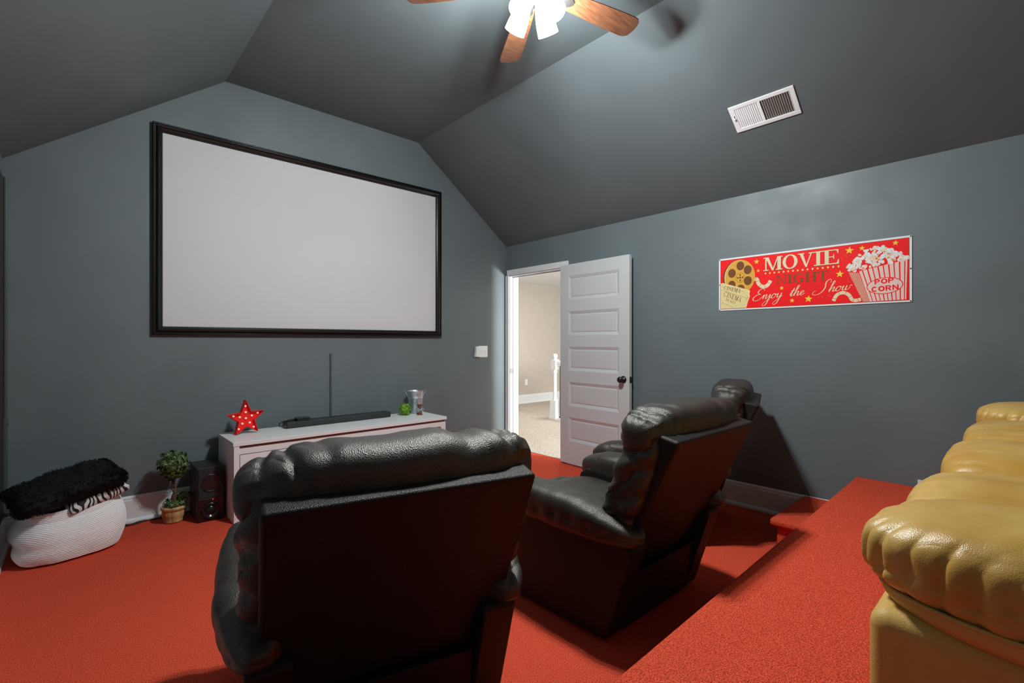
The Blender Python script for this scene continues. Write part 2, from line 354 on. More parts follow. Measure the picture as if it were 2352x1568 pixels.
# ------------------------------------------------------------ screen on the front wall
scr = thing('projection_screen', 'large white projection screen in a black moulded frame on the front wall', 'screen', (-2.16, 0, 1.31))
SX0, SX1, SZ0, SZ1 = -3.388+2.16, -.935+2.16, 0, 1.523
bm = new(); box(bm, SX0+.05, SX1-.05, -.008, 0, SZ0+.05, SZ1-.05); obj('screen_surface', bm, M['screen'], scr)
prof = [(0, 0), (0, .030), (.006, .034), (.012, .034), (.016, .026), (.022, .026), (.030, .040), (.040, .043), (.048, .036), (.052, .024), (.062, .020), (.068, .012), (.070, .006), (.070, 0)]
bm = new(); cs = [(SX0, SZ0, 1, 1), (SX1, SZ0, -1, 1), (SX1, SZ1, -1, -1), (SX0, SZ1, 1, -1)]
rings = [[bm.verts.new((x+sx*a*.9, -d, z+sz*a*.9)) for a, d in prof] for x, z, sx, sz in cs]
for k in range(4):
    a, b = rings[k], rings[(k+1) % 4]
    for i in range(len(prof)-1): bm.faces.new((a[i], a[i+1], b[i+1], b[i]))
obj('screen_frame', bm, M['black_gloss'], scr)

# raceways
bm = new(); box(bm, -2.109, -2.093, -.014, 0, .57, 1.154)
tag(obj('cable_cover', bm, M['raceway'], bevel=.003), 'thin painted cable cover running down the wall behind the soundbar', 'cable cover')
rc = thing('cable_conduit', 'slim grey painted conduit running down the far left corner', 'conduit', (-4.113, -.012, .19))
bm = new(); box(bm, -.012, .010, -.012, .012, 0, .57); obj('conduit_run', bm, M['raceway'], rc, bevel=.004)
bm = new(); box(bm, -.008, .008, -.010, .012, .57, 2.08); obj('conduit_run', bm, M['raceway'], rc, bevel=.004)
bm = new(); box(bm, -.014, .013, -.014, .012, .555, .595); obj('conduit_coupler', bm, M['raceway'], rc, bevel=.003)
bm = new(); box(bm, -W+.001, -W+.009, -.24, -.026, .19, 2.262)
tag(obj('black_panel', bm, M['black'], bevel=.004), 'tall black panel on the left wall beside the conduit', 'panel')

# wall plates
sw = thing('light_switch', 'white double switch plate with small box beside it near the door corner', 'light switch', (-.355, 0, 1.085))
bm = new(); box(bm, -.065, .064, -.006, 0, -.002, .127); obj('switch_plate', bm, M['white_gloss'], sw, bevel=.002)
for dx in (-.025, .023):
    bm = new(); box(bm, dx-.005, dx+.005, -.016, -.006, .056, .078); obj('toggle', bm, M['white_gloss'], sw, bevel=.001)
bm = new(); box(bm, -.118, -.066, -.030, 0, .004, .122); box(bm, -.127, -.118, -.022, 0, .004, .048); obj('sensor_box', bm, M['white_trim'], sw, bevel=.003)
ou = thing('wall_outlet', 'white outlet plate low on the right wall just above the carpeted platform', 'outlet', (0, -3.835, .381))
bm = new(); box(bm, -.007, 0, -.06, .06, .0, .042); obj('outlet_plate', bm, M['white_gloss'], ou, bevel=.002)
ou = thing('wall_outlet', 'white outlet plate on the beige hall wall beyond the doorway', 'outlet', (3.05, HY1, .37))
bm = new(); box(bm, -.038, .038, -.007, 0, 0, .12); obj('outlet_plate', bm, M['white_gloss'], ou, bevel=.002)
for dz in (.035, .085):
    bm = new(); box(bm, -.016, .016, -.009, -.006, dz-.014, dz+.014); obj('socket', bm, M['white_trim'], ou, bevel=.004)

# ceiling vent on the right slope
ve = thing('ceiling_vent', 'white metal air register on the sloped ceiling above the movie sign', 'vent', (-.497, -3.073, 2.758))
tn = Vector((XR, 0, H-K)).normalized(); nn = Vector((-(H-K), 0, XR)).normalized()   # down-facing normal
ve.matrix_world = Matrix((( tn.x, 0, nn.x, -.497), (0, 1, 0, -3.073), (tn.z, 0, nn.z, 2.758), (0, 0, 0, 1)))
L2, W2 = .198, .098
bm = new()
def ring(bm, a, b, c, d, z0, z1, ix, iy0, iy1):
    pass
box(bm, -W2, -W2+.026, -L2, L2, 0, .008); box(bm, W2-.026, W2, -L2, L2, 0, .008)
box(bm, -W2+.026, W2-.026, -L2, -L2+.028, 0, .008); box(bm, -W2+.026, W2-.026, L2-.034, L2, 0, .008); box(bm, -W2+.026, W2-.026, .004, .016, 0, .008)
obj('vent_frame', bm, M['white_gloss'], ve, bevel=.002)
bm = new(); box(bm, -W2+.02, W2-.02, -L2+.02, L2-.02, .0005, .0012); obj('duct_dark', bm, M['black'], ve)  # thin black sheet painting the dark of the duct behind the louvers
bm = new()
for i in range(13):
    y = -.166+i*.0132
    m4 = Matrix.Translation((0, y, .004)) @ Matrix.Rotation(math.radians(55), 4, 'X'); box(bm, -W2+.026, W2-.026, -.0045, .0045, -.0006, .0006, mx=m4)
for i in range(12):
    y = .022+i*.0124
    m4 = Matrix.Translation((0, y, .0045)) @ Matrix.Rotation(math.radians(-16), 4, 'X'); box(bm, -W2+.026, W2-.026, -.0066, .0066, -.0006, .0006, mx=m4)
obj('louvers', bm, M['white_gloss'], ve)
bm = new(); box(bm, .008, .03, L2-.024, L2-.019, .006, .009); obj('lever_slot', bm, M['black'], ve)
bm = new(); box(bm, .004, .012, L2-.026, L2-.014, .008, .02); obj('vent_lever', bm, M['white_gloss'], ve, bevel=.002)

# ------------------------------------------------------------ carpeted platform and step
bm = new()
e = .012
top = [(-.001, -3.46), (-2.8, -3.535), (-W+.001, -3.572), (-W+.001, YB+.001), (-.001, YB+.001)]
prism(bm, [(x, y, 0) for x, y in top], (0, 0, .38))
bmesh.ops.subdivide_edges(bm, edges=[], cuts=1)
tag(obj('carpeted_platform', bm, M['red'], bevel=.018, seg=4), 'raised red carpeted platform that carries the tan sofa', 'platform')
stp = thing('carpeted_step', 'low red carpeted step between the platform and the right wall', 'step', (-.34, -3.32, 0))
bm = new(); prism(bm, [(-.30, .12, 0), (.308, .12, 0), (.308, -.145, 0), (-.30, -.16, 0)], (0, 0, .147)); obj('step_riser', bm, M['red'], stp, bevel=.006)
bm = new(); prism(bm, [(-.335, .15, .147), (.309, .155, .147), (.309, -.147, .147), (-.335, -.162, .147)], (0, 0, .045)); obj('step_tread', bm, M['red'], stp, bevel=.018, seg=4)

# ------------------------------------------------------------ ceiling fan
fan = thing('ceiling_fan', 'ceiling fan with reddish wooden blades and four lit white glass shades', 'ceiling fan', (FAN[0], FAN[1], 2.74))
Z0 = 2.74
def zl(z): return z-Z0
bm = new(); lathe(bm, [(0, zl(3.29)), (.075, zl(3.29)), (.07, zl(3.25)), (.05, zl(3.225)), (0, zl(3.225))], 28); obj('canopy', bm, M['grey_metal'], fan, True)
bm = new(); lathe(bm, [(0, zl(3.225)), (.06, zl(3.22)), (.105, zl(3.19)), (.115, zl(3.14)), (.115, zl(3.09)), (.09, zl(3.06)), (.05, zl(3.04)), (0, zl(3.04))], 32); obj('motor_housing', bm, M['grey_metal'], fan, True)
bm = new(); lathe(bm, [(0, zl(3.045)), (.05, zl(3.045)), (.062, zl(3.03)), (.055, zl(3.0)), (.03, zl(2.985)), (0, zl(2.98))], 28); obj('light_fitter', bm, M['grey_metal'], fan, True)
for k in range(5):
    a = math.radians(-12.8+72*k); mx = Matrix.Translation((0, 0, zl(3.05))) @ Matrix.Rotation(a, 4, 'Z') @ Matrix.Rotation(math.radians(-11), 4, 'X')
    bm = new(); pts = []
    prof = [(.17, .045), (.25, .054), (.40, .062), (.55, .068), (.62, .069), (.648, .064), (.664, .05), (.672, .025)]
    up = [(r, h) for r, h in prof]; pts = up+[(.674, 0)]+[(r, -h) for r, h in reversed(up)]
    prism(bm, [mx @ Vector((x, y, 0)) for x, y in pts], mx.to_3x3() @ Vector((0, 0, .007)))
    bl = obj('blade', bm, M['wood_blade'], fan, bevel=.0015)
    bm = new(); prism(bm, [mx @ Vector(p) for p in [(.07, .016, -.006), (.20, .04, -.006), (.24, .012, -.006), (.24, -.012, -.006), (.20, -.04, -.006), (.07, -.016, -.006)]], mx.to_3x3() @ Vector((0, 0, .006)))
    obj('blade_bracket', bm, M['grey_metal'], bl)
for k in SHADE_AZ:
    a = math.radians(k); d = Vector((math.cos(a), math.sin(a), 0))
    base = Vector((.045*d.x, .045*d.y, zl(3.01))); axis = (d*.60+Vector((0, 0, -1))).normalized()
    q = Vector((0, 0, 1)).rotation_difference(axis).to_matrix().to_4x4()
    bm = new(); lathe(bm, [(.018, 0), (.026, .008), (.034, .03), (.043, .07), (.050, .11), (.053, .15), (.054, .16)], 28, Matrix.Translation(base) @ q)
    sh = obj('glass_shade', bm, M['shade'], fan, True)
    bm = new(); lathe(bm, [(0, -.022), (.020, -.02), (.022, .012), (0, .012)], 16, Matrix.Translation(base) @ q); obj('shade_holder', bm, M['grey_metal'], sh, True)
for dx, ln in ((.02, .0),):
    bm = new(); tube(bm, [(dx, 0, zl(2.985)), (dx, 0, zl(2.88))], .0012, 5); obj('pull_chain', bm, M['grey_metal'], fan)
# hall lamps
for x, y, lb in ((2.3, .9, 'round flush ceiling lamp in the hall above the landing'),):
    hl = thing('ceiling_lamp', lb, 'ceiling lamp', (x, y, HZ)); bm = new(); lathe(bm, [(.17, 0), (.17, -.02), (.15, -.03)], 28); obj('lamp_rim', bm, M['grey_metal'], hl, True)

# ------------------------------------------------------------ hall: newel, rail, balusters
nw = thing('stair_railing', 'white newel post with handrail and dark metal balusters on the landing', 'railing', (2.037, 1.093, .004))
bm = new()
box(bm, -.075, .075, -.075, .075, 0, .035); box(bm, -.06, .06, -.06, .06, .035, .30)
box(bm, -.05, .05, -.05, .05, .80, .955)
lathe(bm, [(.05, .30), (.042, .31), (.038, .33), (.03, .34), (.032, .36), (.031, .70), (.036, .74), (.044, .76), (.036, .78), (.046, .80)], 20, cap=True)
lathe(bm, [(.055, .955), (.05, .965), (.03, .975), (.026, .99), (.036, 1.0), (.042, 1.02), (.036, 1.045), (.015, 1.055), (0, 1.056)], 20)
obj('newel_post', bm, M['white_gloss'], nw)
bm = new(); box(bm, -.03, .03, -2.6, -.04, .885, .94); box(bm, -.02, .02, -2.6, -.04, .86, .885); obj('handrail', bm, M['white_gloss'], nw, bevel=.01)
bm = new(); box(bm, -.05, .05, -2.6, -.075, 0, .02); obj('shoe_rail', bm, M['white_gloss'], nw)
for k in range(20):
    bm = new(); box(bm, -.008, .008, -.115-k*.12-.008, -.115-k*.12+.008, .02, .86); box(bm, -.014, .014, -.115-k*.12-.014, -.115-k*.12+.014, .02, .045); obj('baluster', bm, M['dark_iron'], nw)

# ------------------------------------------------------------ tv console
cn = thing('tv_console', 'long low white console table under the projection screen', 'console table', (-2.105, -.30, 0))
x0, x1, y0, y1 = -.885, .885, -.24, .24
bm = new(); box(bm, x0, x1, y0, y1, .535, .562); obj('console_top', bm, M['white_furn'], cn, bevel=.0015)
bm = new(); box(bm, x0+.03, x1-.02, y0+.012, y0+.02, .515, .535); obj('recess_shadow_line', bm, M['recess_reflection'], cn, bevel=.0)  # stands in for the shadow line under the top, reflecting the carpet
bm = new(); box(bm, x0+.005, x0+.04, y0+.003, y1, 0, .535); obj('side_panel', bm, M['white_furn'], cn, bevel=.001)
bm = new(); box(bm, x1-.06, x1-.01, y0+.006, y1, 0, .515); obj('side_panel', bm, M['white_furn'], cn, bevel=.001)
bm = new(); box(bm, x0+.04, x1-.06, y0+.006, y0+.03, .475, .515); obj('front_rail', bm, M['white_furn'], cn, bevel=.001)
bm = new(); box(bm, x0+.04, x1-.06, y0+.02, y1-.01, .09, .11); obj('shelf', bm, M['white_furn'], cn)
bm = new(); box(bm, x0+.04, x1-.06, y1-.012, y1, .09, .535); obj('back_panel', bm, M['white_furn'], cn)
for dx in (-.30, .43):
    bm = new(); box(bm, dx-.009, dx+.009, y0+.012, y1-.012, .11, .475); obj('partition', bm, M['white_furn'], cn)
dr = []
for a, b in ((.115, .29), (.297, .47)):
    bm = new(); box(bm, x0+.044, -.312, y0+.004, y0+.022, a, b); d_ = obj('drawer', bm, M['white_furn'], cn, bevel=.001)
    bm = new(); box(bm, -.64, -.55, y0-.012, y0-.004, (a+b)/2+.05, (a+b)/2+.058); box(bm, -.64, -.632, y0-.006, y0+.004, (a+b)/2+.05, (a+b)/2+.058); box(bm, -.558, -.55, y0-.006, y0+.004, (a+b)/2+.05, (a+b)/2+.058); obj('handle', bm, M['grey_metal'], d_)
bm = new(); box(bm, -.05, .03, -.03, .03, 0, .05); box(bm, -.02, .0, -.034, -.03, .015, .03)
bx = obj('power_adapter', bm, M['black_plastic'], None, bevel=.004, loc=(-1.50, -.22, .11)); tag(bx, 'small black adapter inside the open console shelf', 'adapter')

# soundbar and streaming box
sb = thing('soundbar', 'long slim charcoal soundbar on the white console', 'soundbar', (-2.085, -.172, .562))
bm = new(); box(bm, -.4535, .4535, -.05, .05, .003, .052); obj('bar_body', bm, M['soundbar'], sb, bevel=.008, seg=3)
bm = new(); box(bm, -.458, -.452, -.048, .048, .004, .05); obj('end_cap', bm, M['black_plastic'], sb, bevel=.002)
bm = new(); box(bm, .452, .458, -.048, .048, .004, .05); obj('end_cap', bm, M['black_plastic'], sb, bevel=.002)
for dx in (-.4, .4):
    bm = new(); box(bm, dx-.03, dx+.03, -.03, .03, 0, .004); obj('foot', bm, M['black'], sb)
bm = new(); box(bm, -.052, .052, -.035, .035, 0, .026); st_ = obj('streaming_box', bm, M['black_plastic'], None, bevel=.005, loc=(-2.41, -.19, .6145)); tag(st_, 'small flat black media box sitting on the left of the soundbar', 'media box')
bm = new(); tube(bm, catmull([(-2.463, -.185, .626), (-2.49, -.20, .634), (-2.53, -.18, .622), (-2.55, -.10, .60), (-2.55, -.07, .567), (-2.50, -.065, .567)]), .0035, 6)
tube(bm, catmull([(-2.463, -.175, .623), (-2.50, -.19, .621), (-2.53, -.21, .620), (-2.50, -.155, .62), (-2.48, -.13, .62)]), .0035, 6)
tag(obj('power_cable', bm, M['black'], None, True), 'thin black cable looping off the left end of the soundbar', 'cable')

# marquee star
star = thing('marquee_star', 'red light-up marquee star with small round bulbs standing on the console', 'star lamp', (-2.835, -.215, .562), math.radians(10))
def star_pts(R, r, cz, rot=0): return [((R if i % 2 == 0 else r)*math.sin(PI*i/5+rot), cz+(R if i % 2 == 0 else r)*math.cos(PI*i/5+rot)) for i in range(10)]
rot = math.radians(-2); SR = .139; scz = SR*math.cos(math.radians(36-2))+.002
P = star_pts(SR, .060, scz, rot); Pi = star_pts(SR-.006, .0565, scz, rot)
bm = new(); A = [bm.verts.new((x, -.02, z)) for x, z in P]; Bv = [bm.verts.new((x, .02, z)) for x, z in P]
Ai = [bm.verts.new((x, -.02, z)) for x, z in Pi]; Bi = [bm.verts.new((x, .006, z)) for x, z in Pi]
for i in range(10):
    j = (i+1) % 10
    bm.faces.new((A[i], A[j], Bv[j], Bv[i])); bm.faces.new((A[i], A[j], Ai[j], Ai[i])); bm.faces.new((Ai[i], Ai[j], Bi[j], Bi[i]))
bm.faces.new(Bv)
obj('star_shell', bm, M['red_plastic'], star)
bm = new(); bm.faces.new([bm.verts.new((x, .005, z)) for x, z in Pi]); obj('star_face', bm, M['red_plastic_in'], star)
bl = [(0, 0)]
for k in range(5):
    a = 2*PI*k/5+rot
    for R in (.046, .092): bl.append((R*math.sin(a), R*math.cos(a)))
for x, z in bl:
    bm = new(); bmesh.ops.create_icosphere(bm, subdivisions=2, radius=.0082, matrix=Matrix.Translation((x, -.002, scz+z))); obj('bulb', bm, M['bulb'], star, True)

# boxwood ball
def leafball(bm, c, R, n, size, flat=1, seed=1, zmin=None, pointy=False, inner=.85, mi=0):
    rnd = random.Random(seed)
    for i in range(n):
        z = 1-2*(i+.5)/n; a = i*2.39996; s = math.sqrt(max(0, 1-z*z)); d = Vector((s*math.cos(a), s*math.sin(a), z*flat)).normalized()
        r = R*rnd.uniform(inner, 1.03); p = Vector(c)+Vector((d.x*r, d.y*r, d.z*r*flat))
        nrm = (d+Vector((rnd.uniform(-.6, .6), rnd.uniform(-.6, .6), rnd.uniform(-.5, .6)))).normalized()
        t = nrm.cross(Vector((rnd.uniform(-1, 1), rnd.uniform(-1, 1), rnd.uniform(-1, 1)))).normalized(); b = nrm.cross(t); s_ = size*rnd.uniform(.7, 1.25)
        if pointy: sh = [(1.1, 0), (.35, .28), (.45, .85), (-.1, .42), (-.75, .55), (-.5, 0), (-.75, -.55), (-.1, -.42), (.45, -.85), (.35, -.28)]
        else: sh = [(1, 0), (.6, .5), (-.2, .6), (-.8, .25), (-.8, -.25), (-.2, -.6), (.6, -.5)]
        ctr = bm.verts.new(p+nrm*s_*.12); vs = [bm.verts.new(p+t*u*s_+b*v*s_-nrm*s_*.18*(u*u+v*v)) for u, v in sh]
        for q in range(len(vs)): f = bm.faces.new((ctr, vs[q], vs[(q+1) % len(vs)])); f.material_index = mi
bl_ = thing('boxwood_ball', 'small bright green boxwood ball on the console beside the metal bucket', 'plant ball', (-1.468, -.205, .562))
bm = new(); bmesh.ops.create_icosphere(bm, subdivisions=3, radius=.045, matrix=Matrix.Translation((0, 0, .055))); obj('core', bm, M['leaf_dark'], bl_, True)
bm = new(); leafball(bm, (0, 0, .056), .056, 420, .0085, seed=3, inner=.88); obj('leaves', bm, M['leaf_bright'], bl_)
# bucket
bk = thing('metal_bucket', 'small galvanised metal bucket on the right end of the console', 'bucket', (-1.325, -.155, .562), math.radians(-30))
bm = new(); lathe(bm, [(0, .002), (.060, .002), (.062, .006), (.063, .012), (.072, .145), (.0735, .147), (.0735, .152), (.0725, .154), (.078, .215), (.0805, .218), (.079, .221), (.076, .219), (.062, .01), (0, .01)], 36); obj('bucket_body', bm, M['galv'], bk, True)
for s in (-1, 1):
    bm = new(); tube(bm, catmull([(s*.074, -.025, .17), (s*.088, -.022, .20), (s*.10, 0, .222), (s*.088, .022, .20), (s*.074, .025, .17)], 5), .002, 6); obj('bucket_handle', bm, M['galv'], bk, True)
# hourglass
hg = thing('hourglass', 'tiny hourglass with brown sand and grey ribbon in front of the bucket', 'hourglass', (-1.355, -.285, .562))
for z in (0, .093):
    bm = new(); lathe(bm, [(0, z), (.027, z), (.028, z+.004), (.027, z+.008), (0, z+.008)], 20); obj('hourglass_cap', bm, M['sand'], hg, True)
bm = new(); lathe(bm, [(.023, .008), (.0235, .02), (.018, .036), (.005, .048), (.0035, .051), (.005, .054), (.018, .066), (.0235, .082), (.023, .093)], 24); obj('glass_bulbs', bm, M['glass'], hg, True)
bm = new(); lathe(bm, [(0, .009), (.0215, .009), (.021, .02), (.012, .034), (.003, .042), (0, .043)], 20); lathe(bm, [(0, .054), (.004, .056), (.014, .067), (.0215, .082), (.0215, .09), (0, .09)], 20); obj('sand_fill', bm, M['sand'], hg, True)
bm = new()
for s in (-1, 1):
    tube(bm, catmull([(0, -.006, .05), (s*.02, -.012, .062), (s*.034, -.014, .056), (s*.03, -.012, .044), (0, -.007, .05)], 5), .003, 6)
    tube(bm, catmull([(0, -.007, .05), (s*.015, -.014, .04), (s*.032, -.016, .028)], 5), .0028, 6)
tube(bm, [(.007*math.cos(a), .007*math.sin(a), .05) for a in [i*PI/6 for i in range(12)]], .003, 6, True)
obj('ribbon_bow', bm, M['ribbon'], hg, True)

# ------------------------------------------------------------ speaker
sp = thing('speaker_tower', 'black floor speaker with round woofer and glossy lower port beside the console', 'speaker', (-3.088, -.215, 0))
bm = new(); box(bm, -.0825, .0825, -.135, .15, .002, .375); obj('cabinet', bm, M['black'], sp, bevel=.003)
bm = new(); box(bm, -.076, .076, -.143, -.135, .165, .365); gr = obj('grille', bm, M['grille'], sp, bevel=.004)
mf = Matrix.Translation((0, -.143, .268)) @ Matrix.Rotation(PI/2, 4, 'X')
bm = new(); lathe(bm, [(.062, 0), (.062, .003), (.056, .004), (.053, .001), (.046, -.0), (.042, .002), (.036, .0005), (.02, .0015), (0, .003)], 36, mf); obj('woofer_ring', bm, M['black_plastic'], gr, True)
bm = new(); box(bm, -.078, .078, -.139, -.135, .008, .162); obj('lower_baffle', bm, M['black_gloss'], sp, bevel=.003)
mf = Matrix.Translation((0, -.139, .075)) @ Matrix.Rotation(PI/2, 4, 'X')
bm = new(); lathe(bm, [(.056, -.001), (.058, .006), (.052, .012), (.044, .011), (.036, .003), (.03, -.001)], 36, mf); lathe(bm, [(.03, 0), (.018, .008), (0, .011)], 24, mf); obj('bass_port', bm, M['black_gloss'], sp, True)
bm = new(); bmesh.ops.create_icosphere(bm, subdivisions=1, radius=.0028, matrix=Matrix.Translation((.012, -.1405, .152))); obj('power_light', bm, M['led'], sp)

# ------------------------------------------------------------ potted topiary
tp = thing('potted_topiary', 'small round ivy topiary with twisted stem in a wood-chip pot by the wall', 'potted plant', (-3.283, -.185, 0))
def wv(a, z): return 1+.02*math.cos(a*18)
bm = new(); lathe(bm, [(0, .002), (.056, .002), (.058, .014), (.054, .022), (.066, .045), (.070, .075), (.067, .085), (.072, .088), (.078, .10), (.076, .112), (.070, .115), (.066, .105), (0, .10)], 72, wob=wv); obj('pot', bm, M['wicker'], tp, True)
bm = new()
for ph in (0, PI, PI/2):
    tube(bm, [(.010*math.cos(ph+t*9), .010*math.sin(ph+t*9), .09+.22*t) for t in [i/20 for i in range(21)]], .0055, 6)
obj('stem', bm, M['stem'], tp, True)
bm = new(); leafball(bm, (0, 0, .395), .100, 330, .020, seed=5, pointy=True, inner=.62); leafball(bm, (0, 0, .395), .07, 120, .022, seed=8, pointy=True, inner=.6); obj('foliage', bm, M['leaf_dark'], tp)
bm = new(); leafball(bm, (.01, 0, .13), .08, 60, .018, flat=.45, seed=9, pointy=True, inner=.5); leafball(bm, (.06, .01, .17), .05, 26, .02, flat=.8, seed=19, pointy=True, inner=.4); obj('ground_ivy', bm, M['leaf_dark'], tp)
# loose cable on the floor
bm = new(); tube(bm, catmull([(-3.62, -.075, .006), (-3.55, -.06, .006), (-3.50, -.085, .006), (-3.44, -.06, .006), (-3.35, -.055, .006), (-3.25, -.06, .006), (-3.15, -.05, .006), (-3.02, -.05, .006)]), .0045, 6)
tube(bm, catmull([(-3.60, -.05, .007), (-3.53, -.09, .007), (-3.47, -.06, .01), (-3.42, -.05, .007)]), .004, 6)
tag(obj('floor_cable', bm, M['black'], None, True), 'black cable lying along the white baseboard behind the topiary', 'cable')

# ------------------------------------------------------------ rope basket with pillows
BC = Vector((-3.818, -.385, 0)); BA = math.radians(14)
bs = thing('rope_basket', 'large oval white coiled rope basket on the red carpet at far left', 'basket', BC, BA)
def rim(a): return .335+.035*math.cos(a-.5)+.012*math.cos(2*a)
nr = 31; bm = new(); nseg = 96; rings = []
for k in range(nr*4+1):
    f = k/(nr*4); ring_ = []
    for i in range(nseg):
        a = 2*PI*i/nseg; z = .012+f*(rim(a)-.012)
        bulge = .93+.16*math.sin(PI*min(1, f*1.25))**.8-.05*max(0, f-.6)/.4 + .05*f
        sq = .035*math.exp(-((f-.33)/.12)**2)*math.exp(-((math.sin((a-PI*1.05)/2))/.35)**2)
        e_ = .0035*abs(math.sin(PI*f*nr)); k4 = 3
        ca, sa = math.cos(a), math.sin(a); l = (abs(ca)**2.5+abs(sa)**2.5)**(-1/2.5)
        r = (bulge-sq*4+e_*6)*(1+.02*nz((ca*2, sa*2, f*3)))
        ring_.append(bm.verts.new((ca*l*r*.235, sa*l*r*.155, z+.004*nz((ca*3, sa*3, f*4)))))
    rings.append(ring_)
for a, b in zip(rings, rings[1:]):
    for i in range(nseg): bm.faces.new((a[i], a[(i+1) % nseg], b[(i+1) % nseg], b[i]))
bm.faces.new(rings[0])
o = obj('basket_wall', bm, M['rope'], bs, True); sm = o.modifiers.new('solid', 'SOLIDIFY'); sm.thickness = .010; sm.offset = -1
top_ring = [(v[0], v[1], v[2]) for v in [(0, 0, 0)]]
for a0 in (3.55, .35):
    hp = []
    for t in range(13):
        a = a0+(-.32+.64*t/12); ca, sa = math.cos(a), math.sin(a); l = (abs(ca)**2.5+abs(sa)**2.5)**(-1/2.5)
        hp.append((ca*l*.243, sa*l*.163, rim(a)-.012+.012*math.sin(PI*t/12)))
    bm = new(); tube(bm, catmull(hp, 3), .009, 8); obj('rope_handle', bm, M['rope'], bs, True)
def pillow(bm, hx, hy, hz, n=30, amp=.0, mxx=None):
    def wp(u, q):
        x, y = q.x/hx, q.y/hy; pin = 1-.16*(x*x*y*y*0)-.0
        edge = max(abs(x), abs(y)); t = (max(0, 1-abs(x)**3.2)*max(0, 1-abs(y)**3.2))**.5
        z = (1 if u.z > 0 else -1)*hz*t if abs(u.z) > 1e-4 else 0
        z = q.z*(.12+.88*t)
        c_ = 1-.10*(1-abs(x))*(abs(y) > .01)*0
        r = Vector((q.x*(1-.09*(1-abs(y))**1.0*0-.08*(1-y*y)*abs(x)**3), q.y*(1-.08*(1-x*x)*abs(y)**3), z))
        r += Vector((nz(r, 9), nz(r+Vector((5, 0, 0)), 9), nz(r+Vector((0, 7, 0)), 9)))*amp
        return mxx @ r if mxx else r
    puff(bm, (0, 0, 0), (hx, hy, hz), 6, n, wp)
PL = Matrix.Rotation(math.radians(13), 4, 'Z') @ Matrix.Rotation(math.radians(-11), 4, 'Y') @ Matrix.Rotation(math.radians(6), 4, 'X')
fp = thing('shaggy_pillow', 'black shaggy fleece pillow heaped on top of the rope basket', 'pillow', (-3.833, -.40, .405))
bm = new(); pillow(bm, .262, .20, .075, 44, .018, PL); 
bm.normal_update(); pts = [(f.calc_center_median().copy(), f.normal.copy()) for f in bm.faces]
obj('pillow_body', bm, M['fur'], fp, True)
bm = new(); rnd = random.Random(4)
for _ in range(9000):
    p, nn_ = rnd.choice(pts)
    p = p+Vector((rnd.uniform(-.008, .008), rnd.uniform(-.008, .008), rnd.uniform(-.004, .004)))
    out = (p-Vector((0, 0, 0))); nn2 = nn_ if nn_.dot(out) > 0 else -nn_
    cl = Vector((nz(p, 28), nz(p+Vector((3, 1, 2)), 28), nz(p+Vector((9, 4, 2)), 28)))*1.4
    d = (nn2+cl+Vector((rnd.uniform(-.3, .3), rnd.uniform(-.3, .3), rnd.uniform(-.3, .3)))).normalized(); s = d.cross(Vector((rnd.random(), rnd.random(), rnd.random()))).normalized()*.0014
    l = rnd.uniform(.010, .019); m1 = p+d*l*.6; m2 = p+(d*.75+cl.cross(d)*.5)*l
    a, b, c_, d_, e_ = [bm.verts.new(q) for q in (p-s, p+s, m1+s, m1-s, m2)]
    bm.faces.new((a, b, c_, d_)); bm.faces.new((d_, c_, e_))
fo = obj('fleece', bm, M['fur'], fp); fo['kind'] = 'stuff'
zp = thing('zebra_pillow', 'black and white zebra print pillow tucked under the black fleece pillow', 'pillow', (-3.725, -.40, .350))
ZL = Matrix.Rotation(math.radians(20), 4, 'Z') @ Matrix.Rotation(math.radians(-14), 4, 'Y') @ Matrix.Rotation(math.radians(14), 4, 'X')
bm = new(); pillow(bm, .165, .135, .055, 26, .010, ZL); obj('pillow_cover', bm, M['zebra'], zp, True)

